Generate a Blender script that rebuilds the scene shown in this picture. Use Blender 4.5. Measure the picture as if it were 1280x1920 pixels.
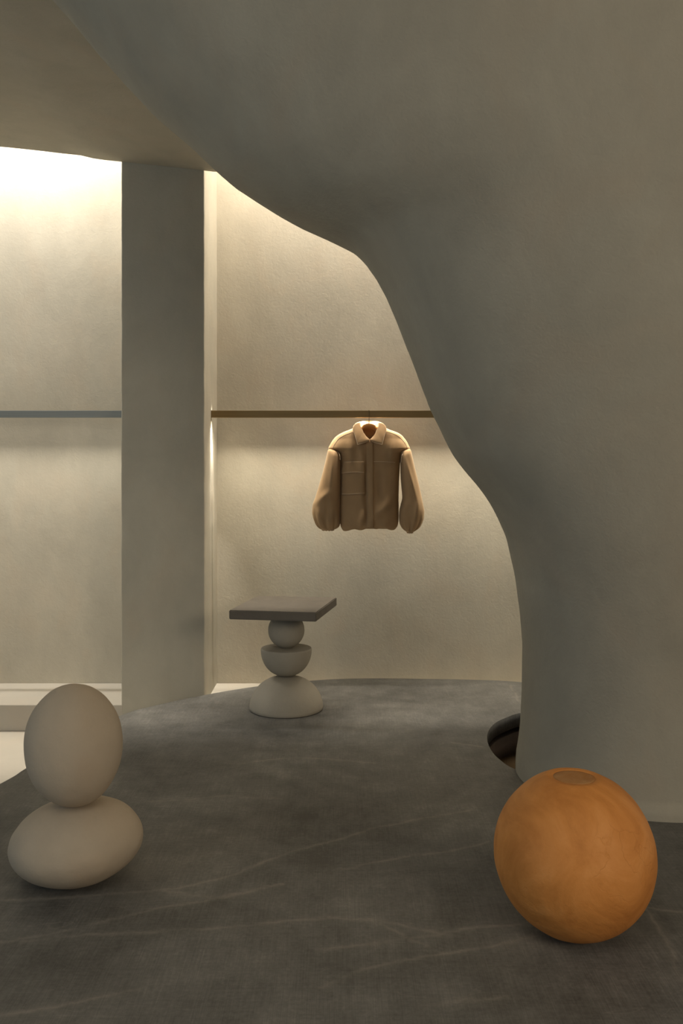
import bpy, bmesh, math, random
from mathutils import Vector, Matrix, noise
random.seed(4)
S = bpy.context.scene
C = S.collection
for o in list(bpy.data.objects): bpy.data.objects.remove(o)
PI = math.pi

# ------------------------------------------------------------- camera, light, exposure
F = 1740.0; HZ = 873.0                       # focal length and horizon in pixels of the 1280x1920 frame
cd = bpy.data.cameras.new('camera'); cam = bpy.data.objects.new('camera', cd); C.objects.link(cam)
cam.location = (0, 0, 1.3); cam.rotation_euler = (PI/2, 0, 0)
cd.sensor_fit = 'VERTICAL'; cd.sensor_height = 36; cd.lens = 36*F/1920; cd.shift_y = -(960-HZ)/1920
cd.clip_start = .05
S.camera = cam
S.view_settings.view_transform = 'Standard'; S.view_settings.look = 'None'
S.view_settings.gamma = 1; S.view_settings.use_curve_mapping = False
S.view_settings.exposure = 0.0

w = bpy.data.worlds.new('world'); S.world = w; w.use_nodes = True
bg = w.node_tree.nodes['Background']; bg.inputs[0].default_value = (.86, .93, 1.0, 1); bg.inputs[1].default_value = .165

def area(name, loc, aim, sx, sy, power, col, spread=PI):
    l = bpy.data.lights.new(name, 'AREA'); l.shape = 'RECTANGLE'; l.size = sx; l.size_y = sy
    l.energy = power; l.color = col; l.spread = spread
    o = bpy.data.objects.new(name, l); C.objects.link(o); o.location = loc
    d = Vector(aim)-Vector(loc)
    o.rotation_euler = d.to_track_quat('-Z', 'Y').to_euler()
    return o
WARM = (1, .89, .75); NEUT = (1, .945, .865); COOL = (.80, .93, 1)
area('window_daylight', (-5.0, -.6, 1.7), (0, 3.2, 1.2), 3.0, 2.6, 40, COOL)
area('shop_lamp_warm', (3.3, -1.7, 2.5), (0, 2.6, .2), 2.0, 1.4, 92, (1, .82, .60))
area('foreground_fill', (-.2, .2, 2.85), (-.2, .5, 0), 1.6, 1.6, 17, (1, .90, .76))  # unseen overhead fill, added to brighten the foreground floor and object tops
# strip lamps hidden in the two ceiling coves
area('cove_strip_left', (-2.33, 5.50, 3.70), (-2.33, 5.72, 2.0), 2.1, .06, 62, NEUT)
area('cove_strip_right', (.40, 5.50, 3.70), (.40, 5.72, 2.0), 2.3, .06, 66, WARM)
# strip lamp in the underside of the clothes rail
area('rail_strip', (.40, 5.603, 1.585), (.40, 5.68, .0), 2.34, .008, 9, (1, .90, .72), math.radians(112))
area('rail_strip_left', (-2.33, 5.603, 1.585), (-2.33, 5.68, 0), 2.1, .008, 5.5, (1, .93, .80), math.radians(112))
area('rail_strip_tip', (-.768, 5.603, 1.584), (-.83, 5.603, .6), .012, .01, 1.0, (1, .95, .85), math.radians(40))
area('rail_strip_tip_up', (-.775, 5.603, 1.634), (-.782, 5.603, 3), .015, .01, .012, (1, .93, .8))

# ------------------------------------------------------------- materials
class NT:
    def __init__(s, name, rough=.9, spec=.2):
        s.m = bpy.data.materials.new(name); s.m.use_nodes = True
        s.t = s.m.node_tree; s.b = s.t.nodes['Principled BSDF']
        s.b.inputs['Roughness'].default_value = rough
        s.b.inputs['Specular IOR Level'].default_value = spec
        s.co = s.n('ShaderNodeTexCoord').outputs['Object']
    def n(s, typ, **k):
        x = s.t.nodes.new(typ)
        for a, b in k.items(): setattr(x, a, b)
        return x
    def put(s, sock, v):
        if hasattr(v, 'is_linked') or isinstance(v, bpy.types.NodeSocket): s.t.links.new(v, sock)
        else: sock.default_value = v
    def math(s, op, a, b=0.0, clamp=False):
        x = s.n('ShaderNodeMath', operation=op, use_clamp=clamp); s.put(x.inputs[0], a); s.put(x.inputs[1], b); return x.outputs[0]
    def vm(s, op, a, b=None, scale=None, out=0):
        x = s.n('ShaderNodeVectorMath', operation=op); s.put(x.inputs[0], a)
        if b is not None: s.put(x.inputs[1], b)
        if scale is not None: s.put(x.inputs['Scale'], scale)
        return x.outputs[out]
    def noise(s, scale, detail=4, stretch=None, rough=.55, dist=0.0):
        v = s.co
        if stretch: v = s.vm('MULTIPLY', v, stretch)
        x = s.n('ShaderNodeTexNoise'); s.put(x.inputs['Vector'], v); x.inputs['Scale'].default_value = scale
        x.inputs['Detail'].default_value = detail; x.inputs['Roughness'].default_value = rough; x.inputs['Distortion'].default_value = dist
        return x.outputs['Fac']
    def ramp(s, f, stops):
        x = s.n('ShaderNodeValToRGB'); s.put(x.inputs[0], f); e = x.color_ramp.elements
        while len(e) < len(stops): e.new(.5)
        for q, (p, c) in zip(e, stops): q.position = p; q.color = (*c, 1)
        return x.outputs[0]
    def mix(s, f, a, b, mode='MIX'):
        x = s.n('ShaderNodeMix', data_type='RGBA', blend_type=mode)
        s.put(x.inputs[0], f)
        for i, v in ((6, a), (7, b)):
            s.put(x.inputs[i], v if not isinstance(v, tuple) else (*v, 1))
        return x.outputs[2]
    def color(s, c): s.put(s.b.inputs['Base Color'], c if not isinstance(c, tuple) else (*c, 1))
    def bump(s, h, strength=.3, dist=.01):
        x = s.n('ShaderNodeBump'); x.inputs['Strength'].default_value = strength; x.inputs['Distance'].default_value = dist
        s.put(x.inputs['Height'], h); s.t.links.new(x.outputs[0], s.b.inputs['Normal'])

def sc(c, k): return tuple(min(1, v*k) for v in c)
def plaster(name, col, var=.13, bump=.35, tint=(.0, .0, .0)):
    t = NT(name, .88, .15)
    a = t.noise(1.5, 6, None, .62, .6); b = t.noise(6, 5, (1, 1, .5), .6, .3); f = t.noise(120, 2)
    x = t.math('ADD', t.math('MULTIPLY', a, .65), t.math('MULTIPLY', b, .35))
    c = t.ramp(x, [(.32, sc(col, 1-var)), (.68, sc(col, 1+var))])
    # faint rosy and greenish patches of the troweled wash
    p = t.noise(3.1, 3, (1.3, 1, .8), .5, 1.0)
    c = t.mix(t.ramp(p, [(.5, (0, 0, 0)), (.75, (.35, .35, .35))]), c, (col[0]*1.08, col[1]*.97, col[2]*.9))
    c = t.mix(t.math('MULTIPLY', f, .12), c, sc(col, .7))
    t.color(c)
    g = t.noise(45, 5, None, .6, .8)
    h = t.math('ADD', t.math('MULTIPLY', b, .6), t.math('ADD', t.math('MULTIPLY', g, .3), t.math('MULTIPLY', f, .06)))
    t.bump(h, bump, .012)
    return t.m
M = {}
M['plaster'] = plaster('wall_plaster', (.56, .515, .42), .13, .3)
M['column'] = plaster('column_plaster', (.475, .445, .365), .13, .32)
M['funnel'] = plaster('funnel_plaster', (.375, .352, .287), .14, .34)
M['ledge'] = plaster('ledge_plaster', (.52, .48, .41), .06, .2)
M['lower'] = plaster('lower_floor_screed', (.62, .57, .48), .05, .15)
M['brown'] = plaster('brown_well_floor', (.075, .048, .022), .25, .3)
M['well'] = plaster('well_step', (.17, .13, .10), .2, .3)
M['stone'] = plaster('sculpture_clay', (.47, .395, .30), .10, .30)
M['dome'] = plaster('table_clay', (.36, .33, .27), .10, .30)

def P(px, py, z=0.0):            # point of a horizontal plane seen at a pixel of the photograph
    Y = (1.3-z)*F/(py-HZ); return ((px-640)/F*Y, Y)

def dark_stone():
    t = NT('dark_stone_screed', .55, .35)
    xy = t.vm('MULTIPLY', t.co, (1, 1, 0))
    nd = t.n('ShaderNodeTexNoise'); t.put(nd.inputs['Vector'], xy); nd.inputs['Scale'].default_value = 4.5; nd.inputs['Detail'].default_value = 7; nd.inputs['Roughness'].default_value = .7
    off = t.vm('SCALE', t.vm('SUBTRACT', nd.outputs['Color'], (.5, .5, .5)), scale=.085)
    q = t.vm('MULTIPLY', t.vm('ADD', xy, off), (1, 1, 0))
    big = t.noise(1.7, 6, (1, 1, 1), .65, .5); mid = t.noise(9, 6, (1, .7, 1), .7)
    streak = t.noise(10, 5, (26, .5, 1), .75); cross = t.noise(8, 5, (.6, 14, 1), .7); fine = t.noise(75, 4, (1, 1, 1), .7)
    x = t.math('ADD', t.math('MULTIPLY', big, .32), t.math('MULTIPLY', mid, .20))
    x = t.math('ADD', x, t.math('MULTIPLY', streak, .22)); x = t.math('ADD', x, t.math('MULTIPLY', cross, .08)); x = t.math('ADD', x, t.math('MULTIPLY', fine, .14))
    c = t.ramp(x, [(.40, (.078, .076, .069)), (.50, (.148, .145, .133)), (.60, (.25, .242, .22))])
    veins = [
        [(0, 1690), (180, 1678), (330, 1668), (430, 1645), (540, 1600), (700, 1555), (880, 1518)],
        [(0, 1768), (140, 1742), (260, 1712), (400, 1685), (530, 1658)],
        [(40, 1766), (170, 1752), (350, 1742), (520, 1728), (620, 1718), (700, 1726), (800, 1772)],
        [(600, 1782), (740, 1762), (880, 1742), (1010, 1733)],
        [(600, 1848), (740, 1802), (860, 1785), (1010, 1760)],
        [(0, 1905), (150, 1878), (260, 1855)],
        [(800, 1888), (950, 1870)],
        [(1206, 1690), (1290, 1850)], [(1190, 1699), (1290, 1712)],
        [(300, 1672), (420, 1684), (500, 1662)], [(690, 1722), (850, 1752)],
        [(640, 1630), (760, 1605), (920, 1582)], [(280, 1504), (420, 1492), (520, 1496)], [(955, 1285), (985, 1330)],
        [(430, 1432), (560, 1420), (700, 1430)], [(850, 1392), (905, 1400)]]
    d = None
    for v in veins:
        pts = [P(*p) for p in v]
        for a, b in zip(pts[:-1], pts[1:]):
            ba = (b[0]-a[0], b[1]-a[1], 0); L2 = ba[0]**2+ba[1]**2
            pa = t.vm('SUBTRACT', q, (a[0], a[1], 0))
            h = t.math('MULTIPLY', t.vm('DOT_PRODUCT', pa, ba, out=1), 1/L2, True)
            ds = t.vm('LENGTH', t.vm('SUBTRACT', pa, t.vm('SCALE', ba, scale=h)), out=1)
            d = ds if d is None else t.math('MINIMUM', d, ds)
    brk = t.noise(7, 5, None, .7)
    line = t.ramp(d, [(0, (1, 1, 1)), (.003, (.75, .75, .75)), (.012, (.16, .16, .16)), (.035, (0, 0, 0))])
    lf = t.math('MULTIPLY', line, t.ramp(brk, [(.36, (.05, .05, .05)), (.62, (.42, .42, .42))]))
    # hair-thin scratches
    sn = t.n('ShaderNodeTexNoise'); t.put(sn.inputs['Vector'], t.vm('MULTIPLY', t.co, (2.2, 6, 0))); sn.inputs['Scale'].default_value = 1.3; sn.inputs['Detail'].default_value = 2; sn.inputs['Distortion'].default_value = 1.2
    sv = t.math('ABSOLUTE', t.math('SUBTRACT', sn.outputs['Fac'], .5))
    sf = t.ramp(sv, [(0, (.13, .13, .13)), (.0035, (0, 0, 0))])
    c = t.mix(t.math('ADD', lf, sf, True), c, (.36, .33, .28))
    t.color(c)
    t.put(t.b.inputs['Roughness'], t.math('ADD', .46, t.math('MULTIPLY', streak, .3)))
    t.bump(t.math('ADD', t.math('MULTIPLY', mid, .5), t.math('MULTIPLY', streak, .35)), .22, .006)
    return t.m
M['dark'] = dark_stone()

def tabletop_m():
    t = NT('tabletop_stone', .7, .25)
    a = t.noise(4, 6, (1, 1, 2), .65, .5); b = t.noise(60, 3)
    c = t.ramp(a, [(.3, (.112, .098, .081)), (.7, (.155, .137, .113))])
    c = t.mix(t.math('MULTIPLY', b, .15), c, (.17, .15, .12)); t.color(c); t.bump(b, .2, .003); return t.m
M['top'] = tabletop_m()

def orange_m(name, k, sat=1.0):
    t = NT(name, .62, .3)
    a = t.noise(5, 6, None, .62, .8); b = t.noise(28, 5, None, .6)
    vo = t.n('ShaderNodeTexVoronoi', feature='DISTANCE_TO_EDGE'); vo.inputs['Scale'].default_value = 9
    nd = t.n('ShaderNodeTexNoise'); t.put(nd.inputs['Vector'], t.co); nd.inputs['Scale'].default_value = 8; nd.inputs['Detail'].default_value = 6
    t.put(vo.inputs['Vector'], t.vm('ADD', t.co, t.vm('SCALE', nd.outputs['Color'], scale=.28)))
    crk = t.ramp(vo.outputs['Distance'], [(0, (1, 1, 1)), (.035, (0, 0, 0))])
    msk = t.ramp(t.noise(3.4, 3), [(.52, (0, 0, 0)), (.62, (1, 1, 1))])
    cr = t.math('MULTIPLY', crk, msk)
    c = t.ramp(a, [(.3, (.42*k, .158*k, .034*k)), (.5, (.55*k, .225*k, .055*k)), (.7, (.64*k, .285*k, .085*k))])
    c = t.mix(t.math('MULTIPLY', cr, .08), c, (.35*k, .13*k, .03*k)); t.color(c)
    h = t.math('SUBTRACT', t.math('ADD', t.math('MULTIPLY', a, .6), t.math('MULTIPLY', b, .22)), t.math('MULTIPLY', cr, .10))
    t.bump(h, .55, .014); return t.m
M['orange'] = orange_m('orange_clay', 1.13)
def cap_m():
    t = NT('worn_orange_cap', .7, .25); a = t.noise(14, 5, None, .6, 1)
    t.color(t.ramp(a, [(.35, (.40, .175, .05)), (.65, (.47, .25, .10))])); t.bump(a, .5, .01); return t.m
M['cap'] = cap_m()

def wool(name, col):
    t = NT(name, .85, .1)
    a = t.noise(9, 4); f = t.noise(520, 2); g = t.noise(90, 3)
    t.color(t.mix(t.math('MULTIPLY', f, .3), t.ramp(a, [(.3, sc(col, .93)), (.7, sc(col, 1.07))]), sc(col, .78)))
    t.b.inputs['Sheen Weight'].default_value = .35; t.b.inputs['Sheen Roughness'].default_value = .4; t.b.inputs['Sheen Tint'].default_value = (1, .88, .7, 1)
    t.bump(t.math('ADD', f, g), .12, .002); return t.m
M['wool'] = wool('beige_wool', (.45, .295, .160)); M['wool_edge'] = wool('wool_piping', (.74, .58, .41))
M['lining'] = wool('tan_lining', (.40, .22, .09))
def metal(name, col, r):
    t = NT(name, r, .5); t.b.inputs['Metallic'].default_value = .35
    a = t.noise(14, 4, (.15, 1, 6), .6); t.color(t.ramp(a, [(.3, sc(col, .92)), (.7, sc(col, 1.08))])); return t.m
M['bronze'] = metal('bronze_metal', (.29, .20, .085), .6)
M['cool_lit_metal'] = metal('cool_reflection_metal', (.30, .32, .31), .6)  # cool light reflected by the left rail, put into its base colour
M['hook'] = metal('dark_hook_metal', (.10, .075, .04), .4)
def wood_m():
    t = NT('hanger_wood', .4, .4); a = t.noise(20, 5, (1, 4, 12), .6, .6)
    t.color(t.ramp(a, [(.3, (.34, .14, .035)), (.7, (.50, .24, .07))])); return t.m
M['wood'] = wood_m()

# ------------------------------------------------------------- helpers
def link(name, me, mat, parent=None, smooth=True):
    o = bpy.data.objects.new(name, me); C.objects.link(o)
    if mat: me.materials.append(mat)
    if smooth: me.polygons.foreach_set('use_smooth', [True]*len(me.polygons))
    if parent: o.parent = parent
    return o
def from_bm(name, bm, mat, parent=None, smooth=True):
    bmesh.ops.recalc_face_normals(bm, faces=bm.faces)
    me = bpy.data.meshes.new(name); bm.to_mesh(me); bm.free(); return link(name, me, mat, parent, smooth)
def struct(o, label, cat=None):
    o['kind'] = 'structure'; o['label'] = label; o['category'] = cat or 'wall'; return o
def thing(o, label, cat, group=None):
    o['label'] = label; o['category'] = cat
    if group: o['group'] = group
    return o
def empty(name, loc, label, cat):
    o = bpy.data.objects.new(name, None); C.objects.link(o); o.location = loc; o.empty_display_size = .1; return thing(o, label, cat)
def box_bm(x0, x1, y0, y1, z0, z1, bev=0.0, seg=2, bm=None):
    bm = bm or bmesh.new()
    r = bmesh.ops.create_cube(bm, size=1); vs = r['verts']
    for v in vs: v.co = Vector(((x0+x1)/2+v.co.x*(x1-x0), (y0+y1)/2+v.co.y*(y1-y0), (z0+z1)/2+v.co.z*(z1-z0)))
    if bev: bmesh.ops.bevel(bm, geom=list(set(e for v in vs for e in v.link_edges)), offset=bev, segments=seg, affect='EDGES', profile=.5)
    return bm
def box(name, x0, x1, y0, y1, z0, z1, mat, bev=0.0, parent=None, seg=2):
    return from_bm(name, box_bm(x0, x1, y0, y1, z0, z1, bev, seg), mat, parent, smooth=False)
def interp(tab, x, col=1):
    if x <= tab[0][0]: return tab[0][col]
    for a, b in zip(tab[:-1], tab[1:]):
        if x <= b[0]:
            u = (x-a[0])/(b[0]-a[0]); return a[col]+(b[col]-a[col])*u
    return tab[-1][col]
def sinterp(tab, x, col=1):            # smooth monotone-ish (Catmull-Rom) table lookup
    n = len(tab)
    if x <= tab[0][0]: return tab[0][col]
    if x >= tab[-1][0]: return tab[-1][col]
    for i in range(n-1):
        if x <= tab[i+1][0]:
            h = tab[i+1][0]-tab[i][0]; u = (x-tab[i][0])/h
            def m(j):
                if j == 0 or j == n-1: return 0 if j else (tab[1][col]-tab[0][col])/(tab[1][0]-tab[0][0])
                a = (tab[j][col]-tab[j-1][col])/(tab[j][0]-tab[j-1][0]); b = (tab[j+1][col]-tab[j][col])/(tab[j+1][0]-tab[j][0])
                return 0 if a*b <= 0 else 2*a*b/(a+b)
            return ((2*u**3-3*u*u+1)*tab[i][col]+(u**3-2*u*u+u)*h*m(i)+(-2*u**3+3*u*u)*tab[i+1][col]+(u**3-u*u)*h*m(i+1))
def catmull(pts, n=8, closed=False):
    out = []; N = len(pts); V = [Vector(p) for p in pts]
    for i in range(N if closed else N-1):
        g = (lambda j: V[j % N]) if closed else (lambda j: V[max(0, min(N-1, j))])
        p0, p1, p2, p3 = g(i-1), g(i), g(i+1), g(i+2)
        for k in range(n):
            t = k/n
            out.append(.5*((2*p1)+(p2-p0)*t+(2*p0-5*p1+4*p2-p3)*t*t+(3*p1-p0-3*p2+p3)*t**3))
    if not closed: out.append(V[-1])
    return out
def tube_bm(path, r, seg=8, bm=None):
    bm = bm or bmesh.new(); rings = []
    for i, p in enumerate(path):
        t = (path[min(i+1, len(path)-1)]-path[max(i-1, 0)]).normalized()
        a = t.cross(Vector((0, 1, 0)));
        if a.length < .1: a = t.cross(Vector((1, 0, 0)))
        a.normalize(); b = t.cross(a)
        rings.append([bm.verts.new(p+(a*math.cos(2*PI*k/seg)+b*math.sin(2*PI*k/seg))*r) for k in range(seg)])
    for A, B in zip(rings[:-1], rings[1:]):
        for k in range(seg): bm.faces.new((A[k], A[(k+1) % seg], B[(k+1) % seg], B[k]))
    bm.faces.new(rings[0]); bm.faces.new(rings[-1]); return bm
def loft(rings, cap0=True, cap1=True, bm=None):
    bm = bm or bmesh.new(); R = [[bm.verts.new(p) for p in r] for r in rings]
    for A, B in zip(R[:-1], R[1:]):
        n = len(A)
        for k in range(n): bm.faces.new((A[k], A[(k+1) % n], B[(k+1) % n], B[k]))
    if cap0: bm.faces.new(R[0])
    if cap1: bm.faces.new(R[-1])
    return bm
def lathe(prof, seg=96):
    return loft([[Vector((r*math.cos(2*PI*k/seg), r*math.sin(2*PI*k/seg), z)) for k in range(seg)] for r, z in prof])
def plate(name, outlines, z0, z1, mat, bev=0.0):
    cu = bpy.data.curves.new(name, 'CURVE'); cu.dimensions = '2D'; cu.fill_mode = 'BOTH'; cu.extrude = (z1-z0)/2
    for o in outlines:
        sp = cu.splines.new('POLY'); sp.points.add(len(o)-1); sp.use_cyclic_u = True
        for q, p in zip(sp.points, o): q.co = (p[0], p[1], 0, 1)
    ob = bpy.data.objects.new(name+'_tmp', cu); C.objects.link(ob)
    dg = bpy.context.evaluated_depsgraph_get(); me = bpy.data.meshes.new_from_object(ob.evaluated_get(dg))
    bpy.data.objects.remove(ob)
    me.name = name; me.materials.clear(); me.transform(Matrix.Translation((0, 0, (z0+z1)/2)))
    bm = bmesh.new(); bm.from_mesh(me); bmesh.ops.remove_doubles(bm, verts=bm.verts, dist=1e-5); bm.to_mesh(me); bm.free()
    return link(name, me, mat, None, False)

# ------------------------------------------------------------- the setting
ZL, ZF = -.072, -.222                     # bench ledge top, lower floor
YP, YW = 5.318, 5.85                      # pillar front, back wall
fl = struct(box('floor', -5.5, 5.5, -3, 5.86, ZF-.1, ZF, M['lower']), 'pale smooth lower floor left of the dark platform', 'floor')

def wall_mesh(name, x0, x1, z0, z1, y, mat, thick=.15):
    bm = bmesh.new(); nx, nz = int((x1-x0)/.05)+1, int((z1-z0)/.05)+1; g = []
    for j in range(nz+1):
        row = []
        for i in range(nx+1):
            x = x0+(x1-x0)*i/nx; z = z0+(z1-z0)*j/nz
            e = min(1, (x-x0)/.1, (x1-x)/.1, (z-z0)/.1, (z1-z)/.1)
            row.append(bm.verts.new((x, y+e*.005*noise.noise(Vector((x*2.2, 3.3, z*2.2))), z)))
        g.append(row)
    for j in range(nz):
        for i in range(nx): bm.faces.new((g[j][i], g[j][i+1], g[j+1][i+1], g[j+1][i]))
    r = bmesh.ops.extrude_face_region(bm, geom=bm.faces[:])
    for v in r['geom']:
        if isinstance(v, bmesh.types.BMVert): v.co.y = y+thick
    return from_bm(name, bm, mat)
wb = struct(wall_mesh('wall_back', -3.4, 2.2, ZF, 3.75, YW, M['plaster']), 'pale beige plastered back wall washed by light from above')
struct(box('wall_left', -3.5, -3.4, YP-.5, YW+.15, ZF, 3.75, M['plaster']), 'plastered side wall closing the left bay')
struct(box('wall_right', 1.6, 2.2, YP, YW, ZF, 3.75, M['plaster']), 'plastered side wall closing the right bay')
struct(box('trim_1', -3.4, 1.6, YP, YW, ZF, ZL, M['ledge'], .003), 'low plastered ledge along the foot of the back wall', 'ledge')
struct(box('trim_2', -3.4, 2.2, YP-.05, YW+.15, 3.75, 3.83, M['plaster']), 'plastered lid over the lit ceiling slot', 'ceiling')

def pillar():
    # slightly uneven hand-rounded arrises
    x0, x1, y0, y1 = -1.262, -.7845, YP, YW+.0
    rings = []
    n = 70
    for j in range(n+1):
        z = ZF+(3.75-ZF)*j/n
        w = .0022*noise.noise(Vector((0, 1.7, z*9))); u = .0022*noise.noise(Vector((5, 1.7, z*9)))
        b = .006; rings.append([Vector(p) for p in ((x0+w, y1, z), (x0+w, y0+b, z), (x0+w+b*.3, y0+b*.3, z), (x0+w+b, y0, z),
            ((x0+x1)/2, y0+.002*noise.noise(Vector((2, 2, z*3))), z), (x1+u-b, y0, z), (x1+u-b*.3, y0+b*.3, z), (x1+u, y0+b, z), (x1+u, y1, z))])
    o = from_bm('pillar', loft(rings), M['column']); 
    md = o.modifiers.new('e', 'EDGE_SPLIT'); md.split_angle = math.radians(50)
    return struct(o, 'flat square plastered pillar between the two bays', 'pillar')
pillar()

edge = [(-3.6, 3.19), (-1.955, 3.127), (-1.833, 3.115), (-1.711, 3.102), (-1.588, 3.087), (-1.497, 3.078), (-1.405, 3.057), (-1.259, 3.041), (-.782, 2.990), (-.72, 2.983), (0, 2.93), (1.5, 2.90), (5, 2.90)]
def ceil_z(x, y):
    u = max(0, min(1, (YP-y)/3.0))
    return sinterp(edge, x)+.10*u+.012*noise.noise(Vector((x*.9, y*.9, 0)))*min(1, (YP-y)/.4)
def ceiling():
    bm = bmesh.new(); g = []; ny, nx = 70, 130
    for j in range(ny+1):
        y = YP-(YP+2.9)*(j/ny)**1.3; g.append([bm.verts.new((-3.5+(9*i/nx), y, ceil_z(-3.5+9*i/nx, y))) for i in range(nx+1)])
    for j in range(ny):
        for i in range(nx): bm.faces.new((g[j][i], g[j][i+1], g[j+1][i+1], g[j+1][i]))
    r = bmesh.ops.extrude_face_region(bm, geom=bm.faces[:])
    for v in r['geom']:
        if isinstance(v, bmesh.types.BMVert): v.co.z += .05
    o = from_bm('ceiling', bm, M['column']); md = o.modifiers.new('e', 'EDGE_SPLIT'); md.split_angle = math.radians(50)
    return struct(o, 'undulating plastered ceiling stopping short of the back wall', 'ceiling')
ceiling()

prof = [(-0.222, 0.51), (0.01, 0.51), (0.062, 0.508), (0.113, 0.5), (0.165, 0.493), (0.217, 0.489), (0.269, 0.487), (0.32, 0.485), (0.372, 0.484), (0.424, 0.484), (0.476, 0.484), (0.527, 0.484), (0.579, 0.488), (0.631, 0.493), (0.683, 0.499), (0.734, 0.507), (0.786, 0.515), (0.838, 0.524), (0.89, 0.537), (0.941, 0.55), (0.993, 0.564), (1.045, 0.587), (1.097, 0.613), (1.148, 0.643), (1.2, 0.681), (1.24, 0.715), (1.268, 0.74), (1.295, 0.763), (1.34, 0.797), (1.4, 0.831), (1.462, 0.862), (1.489, 0.877), (1.517, 0.891), (1.545, 0.904), (1.572, 0.914), (1.6, 0.926), (1.63, 0.938), (1.652, 0.947), (1.674, 0.955), (1.696, 0.964), (1.718, 0.973), (1.74, 0.982), (1.762, 0.992), (1.784, 1.001), (1.806, 1.01), (1.828, 1.019), (1.85, 1.028), (1.872, 1.037), (1.894, 1.047), (1.916, 1.057), (1.938, 1.067), (1.96, 1.077), (1.982, 1.089), (2.004, 1.102), (2.027, 1.115), (2.049, 1.13), (2.071, 1.147), (2.093, 1.163), (2.115, 1.185), (2.137, 1.209), (2.159, 1.241), (2.181, 1.288), (2.203, 1.337), (2.225, 1.389), (2.247, 1.445), (2.269, 1.49), (2.291, 1.531), (2.313, 1.568), (2.335, 1.605), (2.357, 1.64), (2.379, 1.675), (2.401, 1.702), (2.423, 1.728), (2.445, 1.752), (2.467, 1.776), (2.489, 1.8), (2.511, 1.823), (2.533, 1.849), (2.555, 1.876), (2.577, 1.903), (2.599, 1.929), (2.621, 1.956), (2.643, 1.978), (2.665, 1.999), (2.687, 2.02), (2.709, 2.041), (2.731, 2.062), (2.753, 2.083), (2.776, 2.103), (2.798, 2.123), (2.82, 2.142), (2.842, 2.162), (2.864, 2.18), (2.886, 2.198), (2.908, 2.216), (2.93, 2.234), (2.952, 2.252), (2.974, 2.272), (2.996, 2.291), (3.018, 2.311), (3.04, 2.33), (3.062, 2.35), (3.084, 2.369), (3.106, 2.389), (3.128, 2.409), (3.15, 2.429)]
def column():
    rings = []; N = 240
    zs = [-.222, -.15, -.08]+[i*.018 for i in range(175)]
    for z in zs:
        k = max(0, min(1, z/3.1)); k = k*k*(3-2*k)
        cx, cy, B = 1.25, 3.9-.45*k, .51+.44*k
        A = sinterp(prof, z); AR = .51+1.2*k; A0 = .51+.79*k
        if z < .045: B *= 1.025
        r = []
        for i in range(N):
            c, n = math.cos(2*PI*i/N), math.sin(2*PI*i/N)
            r.append(Vector((cx+AR*c if c > 0 else cx-(A0*-c+(A-A0)*(-c)**2), cy+B*n, z)))
        rings.append(r)
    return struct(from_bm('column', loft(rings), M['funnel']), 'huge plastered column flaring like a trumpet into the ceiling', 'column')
column()

plat = [(-1.394, 3.79), (-1.355, 3.98), (-1.27, 4.42), (-1.141, 4.844), (-.98, 5.06), (-.774, 5.261), (-.58, 5.41), (-.381, 5.53), (-.129, 5.627), (.13, 5.669), (.52, 5.655), (.841, 5.627), (1.073, 5.572), (1.6, 5.32), (2.6, 4.7), (3.3, 3), (3.1, 0), (2, -2), (-1, -2.5), (-2.6, -1), (-2.3, 1.5), (-1.62, 3.0)]
hole = [(.734, 3.99), (.70, 4.10), (.684, 4.22), (.688, 4.375), (.715, 4.53), (.775, 4.685), (.86, 4.80), (.955, 4.885), (1.25, 5.0), (1.65, 4.93), (1.95, 4.6), (1.95, 4.25), (1.7, 4.0), (1.5, 3.75), (1.2, 3.65), (.93, 3.78), (.815, 3.886)]
oc = [(v.x, v.y) for v in catmull([(*p, 0) for p in plat], 10, True)]
hc = [(v.x, v.y) for v in catmull([(*p, 0) for p in hole], 8, True)]
pf = plate('platform', [oc, hc], -.071, 0, M['dark'])
struct(pf, 'dark grey veined stone platform with curved edge and round well', 'platform')
# curved riser seen inside the well, under the platform
hc2 = [(1.3+(x-1.3)*.99, 4.33+(y-4.33)*1.0+.03) for x, y in hc]
oc2 = [(1.35+(x-1.35)*1.6, 4.4+(y-4.4)*1.6) for x, y in hc]
oc2 = [(x, min(y, YP-.004)) for x, y in oc2]
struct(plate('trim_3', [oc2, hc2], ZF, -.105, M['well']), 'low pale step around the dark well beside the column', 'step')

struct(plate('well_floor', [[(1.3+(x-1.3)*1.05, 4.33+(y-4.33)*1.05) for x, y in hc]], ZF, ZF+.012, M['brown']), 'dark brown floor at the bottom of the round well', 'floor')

# ------------------------------------------------------------- clothes rails
def rail(name, x0, x1, mat, label):
    r = box(name, x0, x1, 5.578, 5.612, 1.589, 1.631, mat, .0012)
    return thing(r, label, 'rail')
rail('clothes_rail', -.7835, 1.6, M['bronze'], 'bronze flat bar clothes rail in the right bay, carrying the jacket')
rail('clothes_rail', -3.4, -1.2625, M['cool_lit_metal'], 'flat bar clothes rail across the empty left bay, cool reflection put into its colour')

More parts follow.
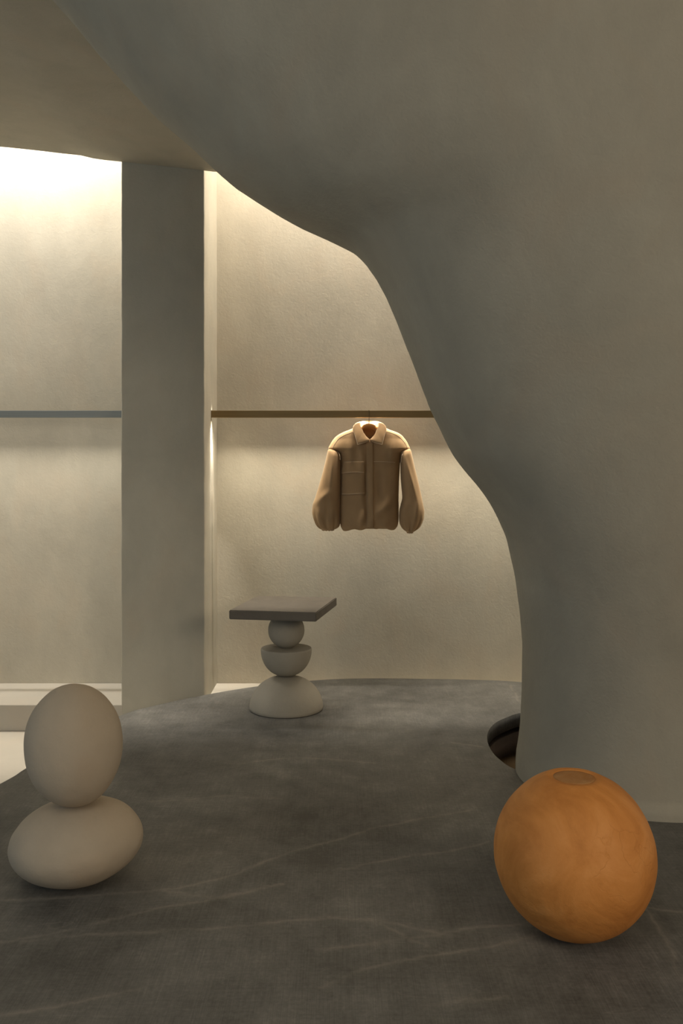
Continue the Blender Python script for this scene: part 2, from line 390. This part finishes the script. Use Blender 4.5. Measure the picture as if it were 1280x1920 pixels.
# ------------------------------------------------------------- stones / eggs
def pebble(name, loc, a, b, c, mat, parent, rot=(0, 0, 0), egg=0.0, wob=.02, seed=0, flat=None):
    bm = bmesh.new(); bmesh.ops.create_icosphere(bm, subdivisions=6, radius=1)
    for v in bm.verts:
        p = v.co.copy(); k = 1+wob*noise.noise(p*1.3+Vector((seed, 0, 0)))+wob*.25*noise.noise(p*4+Vector((seed, 3, 0)))
        if egg: p.x *= 1+egg*p.z; p.y *= 1+egg*p.z
        q = Vector((p.x*a, p.y*b, p.z*c))*k
        if flat is not None and q.z < flat: q.z = flat+(q.z-flat)*.15
        v.co = q
    o = from_bm(name, bm, mat, parent); o.location = loc; o.rotation_euler = rot; return o
E = empty('stone_sculpture', (-.832, 2.915, 0), 'sculpture of an upright beige egg balanced on a flat pebble, front left', 'sculpture')
pebble('pebble', (0, 0, .124), .205, .19, .1275, M['stone'], E, (0, math.radians(-5), 0), 0, .03, 2.0)
pebble('egg', (.0, -.03, .431), .149, .149, .187, M['stone'], E, (0, math.radians(-3), 0), .03, .02, 7.3)

def ball():
    root = empty('clay_ball', (.648, 2.585, 0), 'big orange clay ball with a small flat top, front right', 'ball')
    R = .2205; bm = bmesh.new(); bmesh.ops.create_icosphere(bm, subdivisions=7, radius=1)
    zt = .215
    for v in bm.verts:
        p = v.co.copy(); q = Vector((p.x*R, p.y*R, p.z*.226))
        k = 1+.012*noise.noise(p*1.2)+.004*noise.noise(p*5)
        q *= k; r = math.hypot(q.x, q.y)
        if q.z > 0:
            rim = .062+.002*noise.noise(Vector((math.atan2(q.y, q.x)*1.5, 0, 0)))
            if r < rim: q.z = zt-.003-.004*min(1, (rim-r)/.006)
            else: q.z = min(q.z, zt-.003+ .0)+-.0003*math.exp(-((r-rim-.002)/.006)**2)
        v.co = q
    o = from_bm('ball_body', bm, M['orange'], root); o.location = (0, 0, .222)
    bm = lathe([(.001, 0), (.03, .0005), (.050, 0), (.0575, -.001), (.0575, -.004)][::-1], 64)
    for v in bm.verts: v.co.z += .0012*noise.noise(v.co*40)
    c = from_bm('flat_cap', bm, M['cap'], root); c.location = (0, 0, .222+zt-.0045); c['label'] = 'duller worn flat cap'
ball()

def table():
    T = empty('pedestal_table', (-.295, 4.96, 0), 'square stone topped pedestal table on stacked ball, bowl and dome', 'table')
    # dome
    pr = [(.19, 0), (.1965, .006)]+[(.197*math.cos(a)**.93, .008+.170*math.sin(a)) for a in [PI/2*i/28 for i in range(1, 28)]]+[(.004, .178)]
    from_bm('dome_base', lathe(pr), M['dome'], T)
    pr = [(.004, .176)]+[(.136*math.sin(a)**.9, .176+.142*(1-math.cos(a))) for a in [PI/2*i/26 for i in range(1, 27)]]+[(.1355, .322), (.1335, .326), (.129, .3275), (.06, .327), (.002, .327)]
    o = from_bm('bowl', lathe(pr), M['dome'], T); md = o.modifiers.new('e', 'EDGE_SPLIT'); md.split_angle = math.radians(60)
    pr = [(.03, .3265)]+[(.097*math.cos(a), .4215+.097*math.sin(a)) for a in [-PI/2+.35+(PI-.70)*i/40 for i in range(41)]]
    from_bm('ball', lathe(pr), M['dome'], T)
    bm = bmesh.new(); cs = [(-.574, 4.738), (-.127, 4.663), (-.027, 5.2), (-.478, 5.262)]
    cs = [(x+.295, y-4.96) for x, y in cs]
    vb = [bm.verts.new((x, y, .515)) for x, y in cs]; vt = [bm.verts.new((x, y, .562)) for x, y in cs]
    bm.faces.new(vb[::-1]); bm.faces.new(vt)
    for i in range(4): bm.faces.new((vb[i], vb[(i+1) % 4], vt[(i+1) % 4], vt[i]))
    bmesh.ops.bevel(bm, geom=bm.edges[:], offset=.0035, segments=2, affect='EDGES')
    o = from_bm('tabletop', bm, M['top'], T, False); o['label'] = 'thick square taupe stone slab'
table()

# ------------------------------------------------------------- jacket on its hanger
JX, JY, JZ = .166, 5.590, 1.727-1160/1423.6
K = 1423.6
def jx(a): return (a-603)/K
def jz(b): return (1160-b)/K
body = [(285, 470, 748, .030), (300, 436, 778, .042), (320, 385, 835, .056), (345, 338, 880, .066), (370, 308, 903, .072), (400, 285, 925, .078), (430, 268, 940, .083), (462, 254, 953, .085),
        (474, 292, 925, .086), (484, 322, 905, .087), (496, 341, 889, .088), (530, 351, 876, .090), (600, 353, 868, .092), (700, 355, 862, .093), (800, 353, 858, .093), (900, 349, 856, .093), (1000, 348, 857, .093), (1080, 352, 855, .090), (1120, 358, 848, .084), (1140, 366, 838, .078), (1152, 376, 828, .070)]
def g(x, s): return math.exp(-(x/s)**2)
def folds(a, b):
    # drape of the front, metres towards the viewer
    v = .010*g(a-(440-(b-430)*.05), 34)*g(b-480, 130)
    v += .008*g(a-795, 30)*g(b-470, 110)
    v -= .012*g(a-(570+.02*(b-600)), 24)*g(b-860, 240)
    v += .008*g(a-535-.1*(b-500), 26)*g(b-560, 90)
    dl = (a-650)*.78+(b-1050)*.62; v += .010*g(dl, 42)*g(b-980, 110)*g(a-740, 110)
    v += .010*g(a-520-(1130-b)*.25, 26)*g(b-1060, 110)
    v -= .008*g(a-690, 40)*g(b-800, 190)
    v += .007*g(a-840, 26)*g(b-760, 190)
    v += .006*math.sin(a*.045)*max(0, (b-1040)/110)**1.5*(1 if b < 1160 else 0)
    return v*1.8
def body_y(a, b, front=True):
    L, R, D = sinterp(body, b, 1), sinterp(body, b, 2), sinterp(body, b, 3)
    s = max(-1, min(1, (a-(L+R)/2)/((R-L)/2)))
    p = interp([(285, 1.8), (380, 2.0), (460, 4.0), (500, 3.4), (580, 2.4)], b)
    y = D*max(0, 1-abs(s)**p)**(1/2.1)
    e = max(0, 1-s**4)
    return -(y+folds(a, b)*e) if front else y*.8
J = empty('jacket', (JX, JY, JZ), 'beige wool jacket with puffed sleeves and one chest pocket, hanging on the rail', 'jacket')
def solid(o, t, off=-1):
    m = o.modifiers.new('s', 'SOLIDIFY'); m.thickness = t; m.offset = off; return o
def jbody():
    rings = []; N = 90
    bs = [285+ (1152-285)*j/130 for j in range(131)]
    for b in bs[::-1]:
        L, R = sinterp(body, b, 1), sinterp(body, b, 2); r = []
        for i in range(N):
            s = -math.cos(PI*i/N); a = (L+R)/2+(R-L)/2*s; bb = b
            if b > 1100:   # uneven hem
                bb += ((b-1100)/52)*(6*math.sin(a*.05)+(10*g(a-375, 40))-12*g(a-700, 130)-6*g(a-600, 60)+8*g(a-820, 40))
            r.append(Vector((jx(a), body_y(a, b), jz(bb))))
        for i in range(N):
            s = math.cos(PI*i/N); a = (L+R)/2+(R-L)/2*s; r.append(Vector((jx(a), body_y(a, b, False), jz(b))))
        rings.append(r)
    # hem turns in
    first = rings[0]; ins = [[Vector((p.x*(1-.02*k), p.y*(1-.12*k), p.z+(-.002 if k == 1 else .006+.02*(k-2)))) for p in first] for k in (3, 2, 1)]
    bm = loft(ins+rings, False, False)
    neck = [(500, 220), (540, 290), (572, 350), (603, 384), (640, 350), (672, 290), (705, 220)]
    def inside(v):
        if v.co.y > -.005: return False
        a = v.co.x*K+603; b = 1160-v.co.z*K
        if b > 384: return False
        lo = interp([(220, 500), (290, 540), (350, 572), (384, 603)], b); hi = interp([(220, 705), (290, 672), (350, 640), (384, 603)], b)
        return lo < a < hi
    kill = [v for v in bm.verts if inside(v)]; bmesh.ops.delete(bm, geom=kill, context='VERTS')
    o = from_bm('jacket_body', bm, M['wool'], J); solid(o, .003, -1); return o
jbody()

def sleeve(tab, right):
    rings = []; N = 72; b0, b1 = tab[0][0], tab[-1][0]
    for j in range(111):
        b = b1+(b0-b1)*j/110; L, R, D = sinterp(tab, b, 1), sinterp(tab, b, 2), sinterp(tab, b, 3)
        r = []; gath = max(0, (b-(b1-190))/190)**1.4; cyy = -.012
        for i in range(N):
            th = 2*PI*i/N; c, s = math.cos(th), math.sin(th)
            k = 1+.10*gath*(math.sin(9*th+1.1+.6*math.sin(2*th))-.3)+.05*gath*math.sin(16*th)
            if j < 3: k = 1+.05*math.sin(9*th+1.1)
            a = (L+R)/2+(R-L)/2*c*(1+(k-1)*.6)
            y = D*math.copysign(abs(s)**.9, s)*k
            if s < 0:
                if right: f = .012*g(a-(905+(b-560)*.28), 20)*g(b-700, 200)+.010*g(a-(1010-(b-900)*.1), 22)*g(b-980, 90)-.006*g(a-930, 26)*g(b-1020, 90)
                else: f = .012*g(a-(300-(b-560)*.10), 24)*g(b-640, 170)+.009*g((a-200)*.5+(b-880)*.8, 30)*g(a-210, 60)-.006*g(a-250, 26)*g(b-1000, 100)+.008*g(a-(170+(b-1000)*.2), 18)*g(b-1030, 70)
                y -= f*1.6
            tl = max(0, 1-(b-455)/130); db = tl*((953-a) if right else (a-254))*.30
            r.append(Vector((jx(a), cyy+y, jz(b+max(0, db)))))
        rings.append(r)
    first = rings[0]; cx = sum(p.x for p in first)/N; cy = sum(p.y for p in first)/N
    ins = [[Vector((cx+(p.x-cx)*q, cy+(p.y-cy)*q, p.z+dz)) for p in first] for q, dz in ((.80, .035), (.84, .016), (.93, .003))]
    return from_bm('sleeve', loft(ins+rings, True, True), M['wool'], J)
ls = [(455, 275, 325, .022), (462, 262, 340, .038), (480, 249, 352, .060), (520, 240, 358, .075), (600, 222, 359, .082), (700, 196, 359, .086), (800, 167, 357, .090), (880, 142, 356, .094), (945, 119, 355, .096), (1000, 114, 354, .095), (1050, 121, 354, .092), (1090, 134, 353, .084), (1120, 150, 347, .072), (1138, 166, 336, .060), (1150, 186, 316, .048), (1156, 202, 300, .040)]
rs = [(455, 885, 935, .022), (462, 872, 951, .038), (480, 873, 961, .060), (520, 871, 970, .075), (600, 870, 988, .082), (700, 872, 1012, .086), (800, 880, 1036, .090), (880, 886, 1053, .094), (945, 872, 1067, .096), (1000, 861, 1075, .095), (1050, 858, 1072, .092), (1095, 864, 1058, .084), (1135, 880, 1036, .070), (1158, 900, 1010, .056), (1170, 916, 990, .046), (1176, 928, 976, .040)]
sleeve(ls, False); sleeve(rs, True)
# gathered cuffs
def cuff(a0, a1, b, D):
    bm = bmesh.new(); cx = jx((a0+a1)/2); rx = (a1-a0)/2/K; rings = []
    for k, (q, dz) in enumerate([(.86, .010), (.98, .006), (1.03, .0), (1.0, -.006), (.9, -.008), (.84, -.002), (.82, .012)]):
        rings.append([Vector((cx+rx*q*math.cos(t)*(1+.03*math.sin(11*t)), -.012+D*q*math.sin(t)*(1+.03*math.sin(11*t)), jz(b)+dz+.0015*math.sin(11*t))) for t in [2*PI*i/88 for i in range(88)]])
    return from_bm('cuff', loft(rings, False, False), M['wool'], J)
cuff(198, 304, 1152, .042); cuff(924, 980, 1174, .040)

def patch(name, quad, nx, ny, lift, thick, mat, wav=0.0, parent=None):
    # sheet that follows the jacket front; quad in image order TL, TR, BR, BL
    bm = bmesh.new(); gr = []
    for j in range(ny+1):
        row = []
        for i in range(nx+1):
            u, v = i/nx, j/ny
            a = (quad[0][0]*(1-u)+quad[1][0]*u)*(1-v)+(quad[3][0]*(1-u)+quad[2][0]*u)*v
            b = (quad[0][1]*(1-u)+quad[1][1]*u)*(1-v)+(quad[3][1]*(1-u)+quad[2][1]*u)*v
            row.append(bm.verts.new((jx(a), body_y(a, b)-lift-wav*v, jz(b))))
        gr.append(row)
    for j in range(ny):
        for i in range(nx): bm.faces.new((gr[j][i], gr[j+1][i], gr[j+1][i+1], gr[j][i+1]))
    o = from_bm(name, bm, mat, parent or J); s = solid(o, thick, 0)
    return o
def seam(name, pts, lift=.0015, r=.0011, mat=None, dy=0, parent=None, fn=None):
    q = catmull([(a, b, 0) for a, b in pts], 10)
    path = [Vector((jx(p.x), (fn or body_y)(p.x, p.y)-lift+dy, jz(p.y))) for p in q]
    return from_bm(name, tube_bm(path, r, 6), mat or M['wool_edge'], parent or J)
patch('placket', [(578, 404), (632, 404), (636, 1136), (582, 1136)], 8, 60, .003, .0035, M['wool'])
pk = patch('pocket', [(372, 640), (560, 640), (566, 852), (368, 858)], 22, 16, .0035, .004, M['wool'])
seam('pocket_edge', [(370, 848), (430, 848), (500, 843), (563, 838)], .006, .0012, M['wool_edge'], parent=pk)
fp = patch('pocket_flap', [(386, 578), (557, 573), (558, 666), (364, 674)], 20, 10, .007, .005, M['wool'], .003)
seam('flap_edge', [(366, 672), (430, 664), (500, 662), (557, 666)], .0125, .0013, M['wool_edge'], parent=fp)
seam('yoke_seam', [(386, 577), (470, 575), (557, 573)], .0085)
seam('yoke_seam', [(636, 574), (730, 575), (822, 581)], .001)
for pts in ([(470, 322), (400, 345), (345, 378), (312, 420), (288, 462)], [(750, 318), (830, 345), (885, 388), (915, 430), (930, 466)]):
    seam('shoulder_seam', pts, .0012, .0013)
seam('placket_seam', [(634, 410), (636, 600), (637, 850), (638, 1130)], .0055, .0009, M['lining'])
for pts in ([(254, 466), (290, 474), (325, 486), (348, 510), (357, 560)], [(953, 468), (920, 478), (892, 500), (876, 530), (872, 580)]):
    path = [Vector((jx(p.x), min(body_y(p.x, p.y), -.030-.045*min(1, max(0, (p.y-462)/60)))-.004, jz(p.y))) for p in catmull([(a, b, 0) for a, b in pts], 10)]
    from_bm('armhole_seam', tube_bm(path, .0014, 6), M['wool_edge'], J)

def collar():
    inner = [(600, 402, -.078), (580, 384, -.072), (560, 348, -.062), (543, 308, -.045), (531, 284, -.02), (548, 284, .02), (603, 288, .042)]
    fold = [(601, 388, -.092), (578, 368, -.086), (553, 332, -.076), (534, 292, -.058), (518, 252, -.026), (542, 230, .02), (603, 223, .038)]
    outer = [(598, 402, -.100), (548, 418, -.107), (502, 430, -.109), (484, 365, -.098), (466, 296, -.050), (488, 268, .03), (603, 285, .062)]
    def mir(P): return P+[(1206-a+4, b, y) for a, b, y in P[:-1][::-1]]
    def line(P, sharp=False):
        Q = [Vector((jx(a), y, jz(b))) for a, b, y in mir(P)]
        if not sharp: return catmull(Q, 8)
        return catmull(Q[:3], 8)[:-1]+catmull(Q[2:11], 8)[:-1]+catmull(Q[10:], 8)
    A, B, D = line(inner), line(fold), line(outer, True); n = len(A); rows = []
    for t in [i/4 for i in range(5)]: rows.append([A[i].lerp(B[i], t) for i in range(n)])
    for t in [i/9 for i in range(1, 10)]:
        r = []
        for i in range(n):
            p = B[i].lerp(D[i], t); nv = Vector((p.x*1.2, p.y-.01, 0)); nv = nv.normalized() if nv.length > 1e-4 else Vector((0, -1, 0))
            r.append(p+nv*.010*math.sin(PI*t)**.8*(1 if t < 1 else 0)+Vector((0, 0, .003*math.sin(PI*min(1, t*1.5)))))
        rows.append(r)
    bm = bmesh.new(); V = [[bm.verts.new(p) for p in r] for r in rows]
    for a, b in zip(V[:-1], V[1:]):
        for i in range(n-1): bm.faces.new((a[i], a[i+1], b[i+1], b[i]))
    o = from_bm('collar', bm, M['wool'], J); solid(o, .0045, 0)
    e = rows[-1]
    from_bm('collar_piping', tube_bm([p+Vector((0, -.002, 0)) for p in e], .0016, 6), M['wool_edge'], o)
collar()

def hanger():
    H = empty('clothes_hanger', (JX, JY, JZ), 'wooden clothes hanger with thin metal hook, inside the jacket collar', 'hanger')
    top = [(330, 400), (400, 350), (480, 312), (535, 285), (556, 255), (603, 243), (650, 255), (671, 285), (726, 312), (806, 350), (876, 400)]
    bot = [(338, 418), (410, 374), (490, 342), (540, 322), (570, 304), (603, 300), (636, 304), (666, 322), (716, 342), (796, 374), (868, 418)]
    A = catmull([(jx(a), 0, jz(b)) for a, b in top], 6); B = catmull([(jx(a), 0, jz(b)) for a, b in bot], 6)
    rings = []
    for p, q in zip(A, B):
        c = (p+q)/2; h = (p-q)/2; y0 = -.004
        rings.append([c+h*math.cos(t)+Vector((0, y0+.010*math.sin(t), 0)) for t in [2*PI*k/16 for k in range(16)]])
    from_bm('hanger_arm', loft(rings), M['wood'], H)
    zt = 1.631-JZ
    pts = [(0, -.004, jz(262)), (0, -.008, jz(235)), (0, -.0155, jz(212)), (0, -.0162, jz(190)), (0, -.0162, zt-.008), (0, -.0150, zt+.0008), (0, -.0105, zt+.0030), (0, .005, zt+.0026), (0, .0205, zt+.0030), (0, .0250, zt+.0005), (0, .0255, zt-.014)]
    from_bm('hook', tube_bm(catmull(pts, 8), .0016, 8), M['hook'], H)
hanger()
